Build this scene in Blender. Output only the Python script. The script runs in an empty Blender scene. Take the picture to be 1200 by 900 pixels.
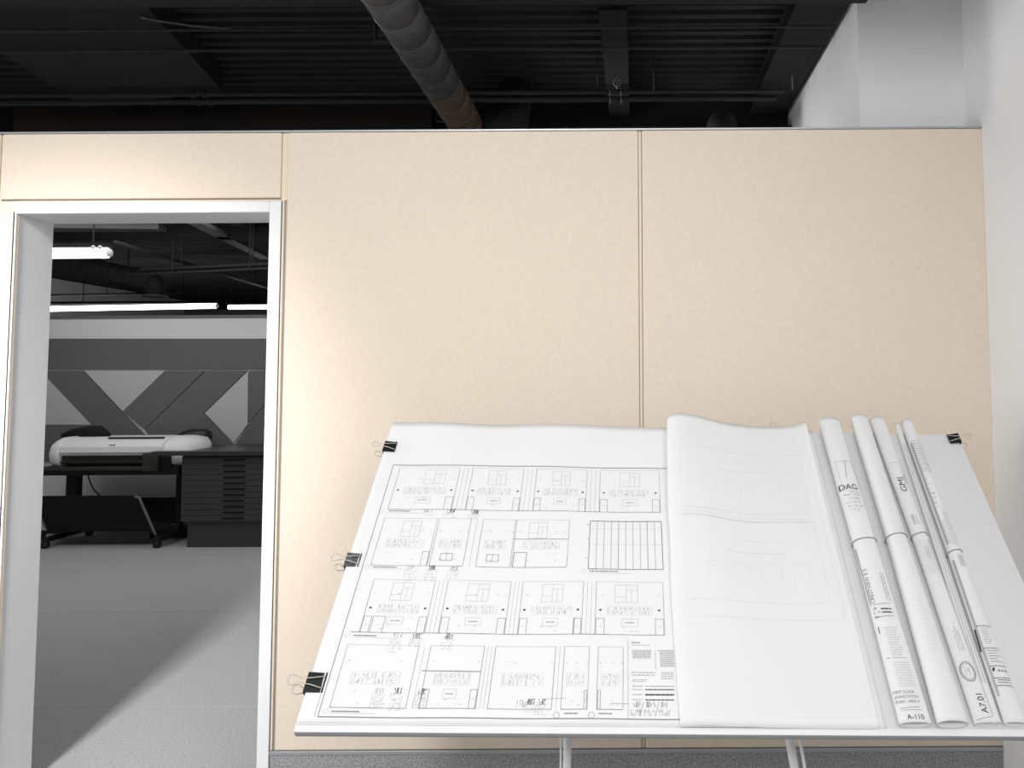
import bpy, bmesh, math, random
from mathutils import Vector, Matrix
random.seed(7)
C = bpy.context.scene.collection
S = bpy.context.scene

# ------------------------------------------------------------------ camera
F = 930.0                       # focal length in pixels of a 1200 px wide frame
PX, PY = 744.64, 382.27         # where the optical axis meets the picture
PITCH, ROLL = F/14500, 0.006
EYE = Vector((0, 0, 1.5))
fw = Vector((0, math.cos(PITCH), math.sin(PITCH)))
up0 = Vector((0, -math.sin(PITCH), math.cos(PITCH)))
rt0 = Vector((1, 0, 0))
RT = rt0*math.cos(ROLL) - up0*math.sin(ROLL)
UP = up0*math.cos(ROLL) + rt0*math.sin(ROLL)
cd = bpy.data.cameras.new('camera'); cam = bpy.data.objects.new('camera', cd); C.objects.link(cam)
m = Matrix.Identity(4)
for i in range(3):
    m[i][0] = RT[i]; m[i][1] = UP[i]; m[i][2] = -fw[i]; m[i][3] = EYE[i]
cam.matrix_world = m
cd.sensor_fit = 'HORIZONTAL'; cd.sensor_width = 36; cd.lens = F/1200*36
cd.shift_x = (600-PX)/1200; cd.shift_y = (PY-450)/1200
cd.clip_start = 0.05; cd.clip_end = 100
S.camera = cam

# ------------------------------------------------------------------ light and exposure
w = bpy.data.worlds.new('world'); S.world = w; w.use_nodes = True
w.node_tree.nodes['Background'].inputs[0].default_value = (0.97, 0.985, 1.0, 1)
w.node_tree.nodes['Background'].inputs[1].default_value = 0.74
S.view_settings.view_transform = 'Standard'; S.view_settings.look = 'None'
S.view_settings.gamma = 1; S.view_settings.use_curve_mapping = False
S.view_settings.exposure = 0.0

def area(name, loc, target, sx, sy, power, col=(1, 1, 1), spread=180):
    l = bpy.data.lights.new(name, 'AREA'); l.shape = 'RECTANGLE'; l.size = sx; l.size_y = sy
    l.energy = power; l.color = col; l.spread = math.radians(spread)
    o = bpy.data.objects.new(name, l); C.objects.link(o); o.location = loc
    o.rotation_euler = (Vector(target)-Vector(loc)).to_track_quat('-Z', 'Y').to_euler()
    return o
area('high_daylight', (-1.3, -4.0, 4.3), (-1.4, 2.9, 0.8), 1.1, 1.1, 53, spread=90)   # daylight from high up in the front room
area('doorway_fill', (-1.93, 0.6, 2.85), (-2.3, 4.4, 0), .35, .35, 11.5, spread=52)   # added fill aimed through the doorway, strengthens the floor patch
area('side_fill', (-6.0, 1.9, 1.9), (1.4, 1.5, 1.6), 1.2, 1.8, 18, spread=60)     # unseen fill added from the left for the white side wall
area('jamb_fill', (0.9, 0.3, 2.7), (-2.3, 3.0, 1.2), 0.5, 1.6, 10, spread=110)     # added fill from the right, brightens the left door jamb
area('plot_room_light', (-3.6, 6.1, 2.9), (-3.6, 6.4, 0), 5.0, 2.6, 52)             # the rows of lamps over the plotting room
area('plot_room_light', (-0.7, 4.0, 2.45), (.878, 3.9, 2.5), 0.4, 0.8, 4.5, spread=100)            # extra light added to brighten the far white wall

# ------------------------------------------------------------------ pixel helpers
def ray(px, py):
    return (fw*F + RT*(px-PX) - UP*(py-PY)).normalized()
def at(px, py, Y):
    d = ray(px, py); return EYE + d*((Y-EYE.y)/d.y)
def floor_at(px, py, z=0.0):
    d = ray(px, py); return EYE + d*((z-EYE.z)/d.z)
def proj(P):
    d = Vector(P)-EYE; k = d.dot(fw)
    return (PX+F*d.dot(RT)/k, PY-F*d.dot(UP)/k)

# ------------------------------------------------------------------ materials
def mat(name, col, rough=0.6, metal=0.0, bump=0.0, bscale=200.0, var=0.0, vscale=8.0, emit=None, trans=False, col2=None, stretch=None):
    mt = bpy.data.materials.new(name); mt.use_nodes = True
    nt = mt.node_tree; b = nt.nodes['Principled BSDF']
    c = (*col, 1) if len(col) == 3 else col
    b.inputs['Base Color'].default_value = c
    b.inputs['Roughness'].default_value = rough; b.inputs['Metallic'].default_value = metal
    tc = nt.nodes.new('ShaderNodeTexCoord'); mp = nt.nodes.new('ShaderNodeMapping')
    nt.links.new(tc.outputs['Object'], mp.inputs[0])
    if stretch: mp.inputs['Scale'].default_value = stretch
    if var > 0 or col2:
        n = nt.nodes.new('ShaderNodeTexNoise'); n.inputs['Scale'].default_value = vscale; n.inputs['Detail'].default_value = 5
        nt.links.new(mp.outputs[0], n.inputs['Vector'])
        r = nt.nodes.new('ShaderNodeValToRGB'); r.color_ramp.elements[0].position = .3; r.color_ramp.elements[1].position = .7
        a = col2 if col2 else tuple(max(0, x*(1-var)) for x in col)
        z = col if col2 else tuple(min(1, x*(1+var)) for x in col)
        r.color_ramp.elements[0].color = (*a[:3], 1); r.color_ramp.elements[1].color = (*z[:3], 1)
        nt.links.new(n.outputs[0], r.inputs[0]); nt.links.new(r.outputs[0], b.inputs['Base Color'])
    if bump > 0:
        n2 = nt.nodes.new('ShaderNodeTexNoise'); n2.inputs['Scale'].default_value = bscale; n2.inputs['Detail'].default_value = 3
        nt.links.new(mp.outputs[0], n2.inputs['Vector'])
        bp = nt.nodes.new('ShaderNodeBump'); bp.inputs['Strength'].default_value = bump; bp.inputs['Distance'].default_value = .004
        nt.links.new(n2.outputs[0], bp.inputs['Height']); nt.links.new(bp.outputs[0], b.inputs['Normal'])
    if emit is not None:
        b.inputs['Emission Color'].default_value = (1, 1, 1, 1); b.inputs['Emission Strength'].default_value = emit
    return mt

M = {}
M['fabric'] = mat('beige_fabric', (.79, .675, .56), .9, bump=.35, bscale=420, var=.025, vscale=60)
M['cream'] = mat('cream_edge', (.82, .70, .56), .8, bump=.1)
M['white_paint'] = mat('white_painted_frame', (.80, .805, .81), .55, bump=.05, bscale=90)
M['white_wall'] = mat('white_wall_paint', (.80, .80, .805), .85, bump=.12, bscale=160)
M['cap'] = mat('grey_metal_cap', (.42, .43, .45), .4, .5, bump=.03)
M['core'] = mat('wall_core', (.5, .5, .5), .9, bump=.1)
M['carpet'] = mat('grey_carpet', (.48, .48, .482), 1.0, bump=1.0, bscale=190, var=.18, vscale=110)
M['carpet_base'] = mat('grey_carpet_base', (.34, .34, .342), 1.0, bump=1.0, bscale=230, var=.45, vscale=160)
M['black_steel'] = mat('black_painted_steel', (.006, .006, .006), .8, bump=.3, bscale=60, var=.35, vscale=6)
M['black_deck'] = mat('black_painted_deck', (.012, .012, .012), .72, bump=.3, bscale=40, var=.4, vscale=3)
M['black_dull'] = mat('black_dull', (.004, .004, .004), .85, bump=.2, bscale=50)
M['duct'] = mat('dark_grey_duct_metal', (.05, .05, .05), .75, .0, bump=.5, bscale=90, var=.35, vscale=25)
M['duct_brown'] = mat('brown_duct_metal', (.085, .055, .033), .75, .0, bump=.5, bscale=90, var=.35, vscale=25)
M['duct_rim'] = mat('duct_seam_metal', (.11, .105, .10), .4, .4, bump=.1)
M['duct_rim_brown'] = mat('brown_duct_seam', (.24, .15, .08), .4, .4, bump=.1)
M['brown_steel'] = mat('brown_tinted_steel', (.014, .008, .005), .6, bump=.2, bscale=40, var=.5, vscale=2)
M['pipe'] = mat('dark_pipe', (.022, .022, .022), .7, .0, bump=.1)
M['grey_steel'] = mat('grey_steel', (.16, .16, .16), .5, bump=.1)
M['chrome'] = mat('bright_metal', (.62, .62, .62), .25, .9, bump=.02)
M['tube'] = mat('glowing_tube', (1, 1, 1), .5, emit=9.0)
M['paper'] = mat('white_paper', (.83, .83, .83), .75, bump=.06, bscale=25)
M['paper2'] = mat('white_paper_back', (.80, .80, .80), .75, bump=.08, bscale=18)
M['paper_roll'] = mat('rolled_white_paper', (.79, .79, .79), .7, bump=.06, bscale=30)
M['cover'] = mat('light_grey_board_cover', (.72, .72, .725), .6, bump=.04, bscale=120)
M['board_edge'] = mat('grey_board_edge', (.30, .30, .31), .5, bump=.04)
M['ink'] = mat('grey_ink', (.23, .23, .23), .8, bump=.01)
M['ink_dark'] = mat('black_ink', (.035, .035, .035), .8, bump=.01)
M['ink_light'] = mat('pale_ink', (.47, .47, .47), .8, bump=.01)
M['ink_faint'] = mat('faint_show_through_ink', (.69, .69, .69), .8, bump=.01)
M['band'] = mat('grey_rubber_band', (.33, .32, .31), .6, bump=.05)
M['clip'] = mat('black_clip_steel', (.012, .012, .012), .3, bump=.02)
M['clip_wire'] = mat('clip_wire_metal', (.60, .55, .50), .35, .35, bump=.02)
M['leg'] = mat('white_steel_leg', (.70, .70, .69), .35, bump=.03)
M['leg_grey'] = mat('grey_steel_leg', (.36, .36, .37), .35, bump=.03)
M['mural_dark'] = mat('charcoal_felt', (.15, .15, .15), .95, bump=.4, bscale=150, var=.1, vscale=90)
M['mural_light'] = mat('light_grey_felt', (.55, .55, .55), .95, bump=.4, bscale=150, var=.05, vscale=90)
M['plastic_white'] = mat('white_plastic', (.92, .92, .92), .4, bump=.02)
M['plastic_grey'] = mat('dark_grey_plastic', (.05, .048, .04), .4, bump=.02)
M['plastic_black'] = mat('black_plastic', (.012, .012, .012), .45, bump=.03)
M['fabric_black'] = mat('black_fabric', (.010, .010, .010), .95, bump=.3)
M['cab'] = mat('charcoal_laminate', (.062, .062, .063), .55, bump=.05, bscale=60, var=.12, vscale=20, stretch=(1, 1, 8))
M['cab_top'] = mat('charcoal_worktop', (.055, .055, .056), .35, bump=.03)
M['slot'] = mat('black_slot', (.004, .004, .004), .9, bump=.02)

# ------------------------------------------------------------------ mesh helpers
def obj(name, bm, mt, parent=None, smooth=False, mats=None):
    me = bpy.data.meshes.new(name)
    bmesh.ops.recalc_face_normals(bm, faces=bm.faces[:])
    bm.to_mesh(me); bm.free()
    for x in (mats or [mt]): me.materials.append(x)
    if smooth:
        for p in me.polygons: p.use_smooth = True
    o = bpy.data.objects.new(name, me); C.objects.link(o)
    if parent is not None:
        o.parent = parent
        o.matrix_parent_inverse = parent_mat(parent).inverted()
    return o
def parent_mat(p):
    m_ = p.matrix_basis.copy()
    return (parent_mat(p.parent) @ p.matrix_parent_inverse @ m_) if p.parent else m_
def tag(o, label, cat=None, group=None, kind=None):
    o['label'] = label
    if cat: o['category'] = cat
    if group: o['group'] = group
    if kind: o['kind'] = kind
    return o
def empty(name, loc, label, cat, group=None):
    o = bpy.data.objects.new(name, None); C.objects.link(o); o.location = loc; o.empty_display_size = .1
    return tag(o, label, cat, group)
def box(bm, x0, x1, y0, y1, z0, z1, bev=0.0):
    vs = [bm.verts.new(p) for p in ((x0,y0,z0),(x1,y0,z0),(x1,y1,z0),(x0,y1,z0),(x0,y0,z1),(x1,y0,z1),(x1,y1,z1),(x0,y1,z1))]
    fs = [bm.faces.new([vs[i] for i in q]) for q in ((0,3,2,1),(4,5,6,7),(0,1,5,4),(1,2,6,5),(2,3,7,6),(3,0,4,7))]
    if bev > 0:
        es = list({e for f in fs for e in f.edges})
        bmesh.ops.bevel(bm, geom=es, offset=bev, segments=2, profile=.5, affect='EDGES')
def prism(bm, pts, d):
    """pts: list of Vector polygon, extruded by vector d"""
    a = [bm.verts.new(p) for p in pts]; b = [bm.verts.new(Vector(p)+d) for p in pts]
    n = len(pts)
    bm.faces.new(a); bm.faces.new(b[::-1])
    for i in range(n): bm.faces.new((a[i], b[i], b[(i+1) % n], a[(i+1) % n]))
def tube(bm, pts, r, n=10, cap=True, closed=False):
    pts = [Vector(p) for p in pts]; rings = []
    k = len(pts); prev = None
    for i, p in enumerate(pts):
        if closed: t = (pts[(i+1) % k]-pts[i-1]).normalized()
        else: t = (pts[min(i+1, k-1)]-pts[max(i-1, 0)]).normalized()
        if prev is None:
            a = t.cross(Vector((0, 0, 1)))
            if a.length < 1e-3: a = t.cross(Vector((1, 0, 0)))
            a.normalize()
        else:
            a = (prev - t*prev.dot(t)).normalized()
        prev = a; b = t.cross(a)
        rr = r[i] if isinstance(r, (list, tuple)) else r
        rings.append([bm.verts.new(p + a*rr*math.cos(2*math.pi*j/n) + b*rr*math.sin(2*math.pi*j/n)) for j in range(n)])
    for i in range(k if closed else k-1):
        A = rings[i]; B_ = rings[(i+1) % k]
        for j in range(n): bm.faces.new((A[j], A[(j+1) % n], B_[(j+1) % n], B_[j]))
    if cap and not closed:
        bm.faces.new(rings[0][::-1]); bm.faces.new(rings[-1])
def NB(): return bmesh.new()
def simple_box(name, m_, parent, *a, bev=0.0):
    bm = NB(); box(bm, *a, bev=bev); return obj(name, bm, m_, parent)

# ------------------------------------------------------------------ the setting: floor, ceiling, walls
WY, WT = 2.90, 0.166           # front of the partition and its thickness
ZC = 3.077                       # underside of the deck
XA, XS, DC = 0.878, 1.287, 3.025
BY = 8.0                       # far wall of the plotting room

fl = simple_box('floor', M['carpet'], None, -9, 1.5, -7, 16.2, -.05, 0)
tag(fl, 'grey carpet floor running through the doorway into the plotting room', kind='structure')
# carpet seams seen through the doorway, each a narrow raised lap
for px0, px1, py in ((40, 316, 718), (40, 316, 829)):
    a = floor_at(px0, py); b = floor_at(px1, py)
    bm = NB(); box(bm, a.x-.4, b.x+.6, a.y-.003, a.y+.003, -.002, .0009)
    obj('carpet_seam', bm, M['carpet'], fl)

def deck(name, x0, x1, y0, y1, z, pitch, depth, mt):
    bm = NB(); prof = []; y = y0
    while y < y1:
        prof += [(y, z), (y+pitch*.45, z), (y+pitch*.55, z+depth), (y+pitch*.9, z+depth)]; y += pitch
    va = [bm.verts.new((x0, p[0], p[1])) for p in prof]; vb = [bm.verts.new((x1, p[0], p[1])) for p in prof]
    for i in range(len(prof)-1): bm.faces.new((va[i], vb[i], vb[i+1], va[i+1]))
    t = prof[-1][0]
    vs = [bm.verts.new(p) for p in ((x0,y0,z+.2),(x1,y0,z+.2),(x1,t,z+.2),(x0,t,z+.2))]; bm.faces.new(vs)
    return obj(name, bm, mt)
ceil = deck('ceiling', -9, 1.6, 1.5, 16.2, ZC, .085, .022, M['black_deck'])
tag(ceil, 'black corrugated metal deck ceiling above the beige partition', kind='structure')

bm = NB(); box(bm, XS, XS+.2, -7, DC+.001, 0, ZC+.2)
wr = obj('wall_right', bm, M['white_wall']); tag(wr, 'white side wall to the right of the beige partition', kind='structure')
bm = NB(); box(bm, XA, XS+.2, DC+.001, 16.2, 0, ZC+.2)
wp = obj('wall_right_far', bm, M['white_wall']); tag(wp, 'white wall block stepping forward behind the partition at top right', kind='structure')
wl = simple_box('wall_left', M['white_wall'], None, -9.1, -9, -7, 16.2, 0, ZC+.2); tag(wl, 'white side wall left of the doorway, out of view', kind='structure')

# partition core with door opening
X = lambda px, py=500: at(px, py, WY).x
Z = lambda py, px=600: at(px, py, WY).z
ox0, ox1 = X(13), X(325, 560)            # outer casing
dx0, dx1 = X(20, 300), X(317, 300)       # clear opening
dz = Z(251, 170); oz = Z(238, 170)
pz1 = Z(153); px1 = X(1155, 300)
ztrim1, ztrim0 = Z(876), Z(881)
bm = NB()
box(bm, -9, dx0-.012, WY, WY+WT, 0, pz1-.004)
box(bm, dx1+.012, px1, WY, WY+WT, 0, pz1-.004)
box(bm, dx0-.012, dx1+.012, WY, WY+WT, dz+.012, pz1-.004)
part = obj('wall_front', bm, M['core']); tag(part, 'freestanding beige fabric-panelled partition with a doorway at left', kind='structure')
pf = WY-.014
def panel(x0, x1, z0, z1, mt=None, bev=.005, y0=None):
    return simple_box('fabric_panel', mt or M['fabric'], part, x0, x1, y0 or pf, WY+.001, z0, z1, bev=bev)
sx = [X(334, 300), X(336.5, 300), X(748.5, 300), X(753, 300)]
panel(-3.4, X(2.5, 200), ztrim1, pz1-.006)
panel(X(5, 200), X(331, 200), Z(235, 170)+.004, pz1-.006)
panel(sx[1], sx[2], ztrim1, pz1-.006)
panel(sx[3], px1-.002, ztrim1, pz1-.006)
panel(X(5, 200), ox0-.001, ztrim1, Z(236, 170), M['cream'], .003)
panel(ox1+.001, sx[0]-.001, ztrim1, Z(236, 170), M['cream'], .003)
panel(ox0, ox1, oz+.001, Z(236, 170), M['cream'], .0)
# dividers in the seams
for a, b in ((X(331.5, 200), sx[1]-.001), (sx[2]+.002, sx[3]-.003), (X(3, 200), X(4.6, 200))):
    z0 = ztrim1 if a > -1.2 else (Z(236, 170) if a > -2 else ztrim1)
    simple_box('seam_strip', M['cream'], part, a, b, WY-.006, WY+.001, z0, pz1-.006)
simple_box('top_cap', M['cap'], part, -3.4, px1+.002, WY-.017, WY+WT+.003, pz1-.006, pz1+.001, bev=.001)
simple_box('end_cap', M['cap'], part, px1-.001, px1+.004, WY-.015, WY+WT+.003, 0, pz1-.006)
simple_box('bottom_trim', M['cap'], part, ox1, px1, WY-.018, WY+.001, ztrim0, ztrim1-.001, bev=.002)
bb = simple_box('baseboard_front', M['carpet_base'], None, ox1+.001, px1, WY-.013, WY-.0005, 0, ztrim0-.001)
tag(bb, 'dark grey carpet base strip along the foot of the partition', kind='structure')
bb2 = simple_box('baseboard_front', M['carpet_base'], None, -3.4, ox0-.001, WY-.013, WY-.0005, 0, ztrim0-.001)
tag(bb2, 'grey carpet base strip left of the doorway', kind='structure')

# door frame
door = empty('door_1', (dx0, WY, 0), 'white painted doorway frame without a door, open to the plotting room', None)
door['kind'] = 'structure'
cy = WY-.02
def dfr(name, *a, bev=.003): return simple_box(name, M['white_paint'], door, *a, bev=bev)
dfr('jamb', dx0-.012, dx0, cy+.006, WY+WT+.012, 0, dz+.012)
dfr('jamb', dx1, dx1+.012, cy+.006, WY+WT+.012, 0, dz+.012)
dfr('head_jamb', dx0, dx1, cy+.006, WY+WT+.012, dz, dz+.012)
dfr('casing', ox0, dx0-.001, cy, WY-.0145, 0, oz)
dfr('casing', dx1+.001, ox1, cy, WY-.0145, 0, oz)
dfr('head_casing', dx0-.0005, dx1+.0005, cy, WY-.0145, dz+.001, oz)
dfr('rear_casing', dx0-.05, dx0-.013, WY+WT, WY+WT+.015, 0, dz+.05)
dfr('rear_casing', dx1+.013, dx1+.05, WY+WT, WY+WT+.015, 0, dz+.05)

# far wall of the plotting room with felt mural
ZB = at(200, 373, BY).z
wb = simple_box('wall_back', M['white_wall'], None, -9, .9, BY, BY+.12, 0, ZB); tag(wb, 'white back wall of the plotting room with a charcoal felt mural', kind='structure')
simple_box('wall_cap', M['grey_steel'], wb, -9, .9, BY-.01, BY+.13, ZB, ZB+.03)
wf = simple_box('wall_far', M['black_dull'], None, -9, .9, 16, 16.1, 0, ZC); tag(wf, 'black far wall under the deck beyond the plotting room', kind='structure')
bk = simple_box('trim_1', M['grey_steel'], None, -9, .9, 15.8, 15.99, 1.5, at(200, 363, 15.8).z); tag(bk, 'long grey ledge above the plotting room back wall', kind='structure')
def mural(pts, mt, th):
    bm = NB(); c = [at(x, y, BY-.001) for x, y in pts]
    c = [Vector((p.x, BY-.001, p.z)) for p in c]
    prism(bm, c, Vector((0, -th, 0)))
    return obj('felt_panel', bm, mt, wb)
mural([(-200, 397), (560, 397), (560, 432.5), (-200, 432.5)], M['mural_dark'], .024)
mural([(101, 434.5), (195, 434.5), (145.5, 482)], M['mural_light'], .026)
mural([(-20, 366+68), (49, 434.5), (108.5, 497.5), (-20, 497.5)], M['mural_light'], .026)
mural([(292, 435.5), (291.5, 497), (275.5, 518.5), (241.5, 484)], M['mural_light'], .026)
for pts in ([(50.5, 434.5), (99, 434.5), (145, 483.5), (183, 521.5), (131.5, 521.5)],
            [(197, 434.5), (241, 434.5), (171, 503), (147, 483)],
            [(242.5, 434.5), (290.5, 434.5), (240, 484), (273.5, 520), (275, 521.5), (185, 521.5), (172, 504.5)],
            [(-20, 499), (108, 499), (130, 521.5), (-20, 521.5)],
            [(293.5, 434.5), (345, 434.5), (293, 495)],
            [(346, 436), (380, 436), (380, 521.5), (277, 521.5), (293, 497)],
            [(-20, 522.5), (380, 522.5), (380, 540), (-20, 540)]):
    mural(pts, M['mural_dark'], .024)

# ------------------------------------------------------------------ ceiling services
def cz(px, py, z): return floor_at(px, py, z)
def beam_x(name, py0, py1, z0, h, mt, label, x0=-6.5, x1=XA-.003, group=None, px=500):
    """beam running across: underside at height z0, its near edge seen at py0, far edge at py1"""
    ya, yb = sorted((cz(px, py0, z0).y, cz(px, py1, z0).y))
    bm = NB(); box(bm, x0, x1, ya, yb, z0, z0+.012); box(bm, x0, x1, (ya+yb)/2-.006, (ya+yb)/2+.006, z0+.012, z0+h-.012); box(bm, x0, x1, ya, yb, z0+h-.012, z0+h)
    o = obj(name, bm, mt); return tag(o, label, 'beam', group)
beam_x('steel_beam', -22, 7, 2.90, .177, M['grey_steel'] if 0 else M['black_steel'], 'black steel beam crossing at the very top of the frame')
b2 = beam_x('steel_beam', 152, 166, 2.88, .197, M['black_steel'], 'deep black steel beam just above the top edge of the partition')
# the brownish stretch of web above the middle panels
simple_box('beam_web_plate', M['brown_steel'], b2, at(60, 130, 4.6).x, at(520, 130, 4.6).x, cz(500, 152, 2.88).y-.008, cz(500, 152, 2.88).y-.001, 2.88, 3.07)
# beams running away from the camera
def beam_y(px, py, z, wdt, h, y0, y1, mt, label, name='steel_beam'):
    x = cz(px, py, z).x
    bm = NB(); box(bm, x-wdt/2, x+wdt/2, y0, y1, z, z+.012); box(bm, x-.006, x+.006, y0, y1, z+.012, z+h-.01); box(bm, x-wdt/2, x+wdt/2, y0, y1, z+h-.01, z+h)
    return tag(obj(name, bm, mt), label, 'beam')
beam_y(721, 60, 2.97, .115, .105, 3.1, 4.45, M['black_dull'], 'short black beam running away over the right panel seam')
beam_y(936, 60, 2.98, .20, .095, 2.6, 15, M['black_dull'], 'wide black beam along the white side wall')
# diagonal flat duct at left
a0 = cz(172, 8, 2.965); a1 = cz(262, 108, 2.965)
bm = NB(); prism(bm, [a0, a1, a1+Vector((-.85, .2, 0)), a0+Vector((-.85, -.05, 0))], Vector((0, 0, .11)))
tag(obj('flat_duct', bm, M['black_steel']), 'flat black rectangular duct crossing the deck at upper left', 'duct')

# pipes and rods across
def pipe_x(py, z, r, label, name='pipe', px=600, x0=-6.0, x1=XA-.05, mt=None, group=None, sag=0.0):
    y = cz(px, py, z).y; bm = NB()
    if sag: tube(bm, [(x0+(x1-x0)*i/24, y, z-sag*math.sin(i*.9)*.5) for i in range(25)], r, 6)
    else: tube(bm, [(x0, y, z), (x1, y, z)], r, 10)
    return tag(obj(name, bm, mt or M['pipe'], smooth=True), label, 'pipe' if name == 'pipe' else 'rod', group), y
p1, yp1 = pipe_x(108.5, 2.94, .011, 'upper of the two black pipes running above the partition', x1=at(912, 108, 4.1).x)
p2, yp2 = pipe_x(117, 2.925, .014, 'lower, thicker of the two black pipes just above the partition', x1=at(905, 117, 4.1).x)
pipe_x(33, 2.95, .006, 'thin conduit highest under the deck', 'conduit', mt=M['pipe'])
pipe_x(57, 2.95, .007, 'thin conduit midway between top beam and pipes', 'conduit', mt=M['pipe'])
bm = NB(); pts = [cz(x, y, 2.955) for x, y in ((165, 20), (190, 25), (225, 30), (260, 33), (300, 35), (420, 33))]
tube(bm, pts, .005, 6); tag(obj('cable', bm, M['duct_rim'], smooth=True), 'black cable drooping under the deck at upper left', 'cable')
# clamps on the pipes
for px, lab in ((722, 'pipe clamp below the black beam over the right seam'), (232, 'pipe clamp on the black pipes over the doorway panel')):
    c = at(px, 110, yp1); t = empty('pipe_clamp', (c.x, c.y, 2.94), lab, 'clamp')
    for dx in (-.028, .028):
        for z, r in ((2.94, .018), (2.925, .021)):
            bm = NB(); tube(bm, [(c.x+dx-.008, yp1 if z > 2.93 else yp2, z), (c.x+dx+.008, yp1 if z > 2.93 else yp2, z)], r, 12); obj('clamp_ring', bm, M['pipe'], t, True)
    bm = NB(); box(bm, c.x-.004, c.x+.004, c.y-.004, c.y+.004, 2.95, ZC if px > 500 else 2.963); obj('hanger_rod', bm, M['pipe'], t)
# sprinkler / ring fitting
c = at(723, 97, 3.75); t = empty('sprinkler_head', (c.x, c.y, c.z), 'small round sprinkler fitting above the pipe clamp over the right seam', 'sprinkler')
bm = NB(); tube(bm, [(c.x+.018*math.cos(a*math.pi/8), c.y, c.z+.018*math.sin(a*math.pi/8)) for a in range(16)], .003, 6, closed=True); obj('ring', bm, M['grey_steel'], t, True)
bm = NB(); tube(bm, [(c.x, c.y, c.z-.03), (c.x, c.y, c.z+.03)], .004, 6); obj('stem', bm, M['grey_steel'], t, True)
for px, py0, py1, lab in ((927, 12, 36, 'short bright vertical rod near the white side wall'), (700, 100, 140, 'thin drop rod left of the pipe clamp'), (766, 66, 82, 'small drop rod right of the short black beam')):
    a = at(px, py0, 3.8); b = at(px, py1, 3.8)
    bm = NB(); tube(bm, [(a.x, a.y, min(a.z, 2.9) if px > 710 else a.z), (a.x, a.y, ZC)], .003 if px < 900 else .004, 6); tag(obj('hanger_rod', bm, M['duct_rim'] if px > 900 else M['pipe'], smooth=True), lab, 'rod')
# dim blocks at the right end over the wall
for px0, px1, py0, py1, lab in ((828, 862, 128, 150, 'black round-topped housing above the partition near the side wall'),):
    a = at(px0, py1, 4.1); b = at(px1, py0, 4.1)
    bm = NB(); tube(bm, [((a.x+b.x)/2, 4.05, a.z), ((a.x+b.x)/2, 4.45, a.z)], (b.x-a.x)/2, 20)
    tag(obj('duct_housing', bm, M['black_steel'], smooth=True), lab, 'duct')

# round duct: sections with raised seams, a brown stretch at the far end
zd = 2.81; Rd = .085
xd = -.634*(zd-EYE.z)
dt = empty('round_duct', (xd, 3.0, zd), 'round dark metal spiral duct running away above the middle panel', 'duct')
yy = 2.2; k = 0
while yy < 4.4:
    brown = yy > 3.4
    bm = NB(); tube(bm, [(xd-.004*k, yy, zd), (xd-.004*(k+1), yy+.176, zd)], Rd, 32)
    obj('duct_section', bm, M['duct_brown'] if brown else M['duct'], dt, True)
    bm = NB(); tube(bm, [(xd-.004*(k+1), yy+.174, zd), (xd-.004*(k+1), yy+.178, zd)], Rd+.0018, 32)
    obj('duct_seam', bm, M['duct_rim_brown'] if brown else M['duct_rim'], dt, True)
    yy += .176; k += 1
# elbow disappearing to the right behind the partition top
bm = NB(); tube(bm, [(xd+.02, 4.1, zd+.0), (xd+.10, 4.14, zd+.02), (xd+.18, 4.18, zd+.08), (xd+.2, 4.2, ZC)], .09, 20)
obj('duct_elbow', bm, M['black_steel'], dt, True)
for yv in (2.9, 3.82):
    bm = NB(); box(bm, xd-.14, xd-.135, yv-.012, yv+.012, zd-.05, ZC); box(bm, xd-.14, xd-.08, yv-.012, yv+.012, zd-.055, zd-.05)
    obj('duct_hanger', bm, M['black_steel'], dt)

# services seen through the doorway
def bar(name, a, b, wdt, h, mt, label, cat='beam'):
    a = Vector(a); b = Vector(b); s = (b-a).cross(Vector((0, 0, 1))).normalized()*wdt/2
    bm = NB(); prism(bm, [a-s, a+s, b+s, b-s], Vector((0, 0, h))); return tag(obj(name, bm, mt), label, cat)
bar('steel_beam', cz(20, 271, 2.95), cz(198, 273, 2.95), .42, .05, M['grey_steel'], 'flat grey beam behind the top left of the door opening')
bar('steel_beam', cz(-40, 280, 2.9), cz(420, 279, 2.9), .16, .10, M['black_steel'], 'thin black beam crossing just under the door head')
bar('steel_channel', cz(228, 262, 2.9), cz(312, 304, 2.9), .12, .04, M['grey_steel'], 'grey channel slanting at upper right of the door opening', 'beam')
bar('steel_channel', cz(270, 262, 2.95), cz(330, 284, 2.95), .06, .04, M['pipe'], 'dark channel slanting at the right corner of the door opening', 'beam')
bar('steel_channel', cz(282, 275, 2.99), cz(330, 279, 2.99), .2, .05, M['grey_steel'], 'grey beam stub at the right corner of the door opening', 'beam')
for i, (p, q, z, r, lab) in enumerate((((135, 284), (330, 342), 2.75, .02, 'black pipe slanting down to the right behind the doorway'),
                               ((165, 316), (330, 309), 2.6, .018, 'black pipe level with the near tube lamp in the plotting room'),
                               ((150, 322), (330, 314), 2.55, .014, 'thin black pipe below the level pipe in the plotting room'),
                               ((40, 346), (330, 341), 2.7, .012, 'thin cable pipe above the long tube lamps'))):
    bm = NB(); tube(bm, [cz(*p, z), cz(*q, z)], r, 8); pb = tag(obj('pipe', bm, M['pipe'], smooth=True), lab, 'pipe')
    for f_ in (.3, .8):
        hp = cz(*p, z).lerp(cz(*q, z), f_); simple_box('hanger_rod', M['pipe'], pb, hp.x-.004, hp.x+.004, hp.y-.004, hp.y+.004, z, ZC+.005)
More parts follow.
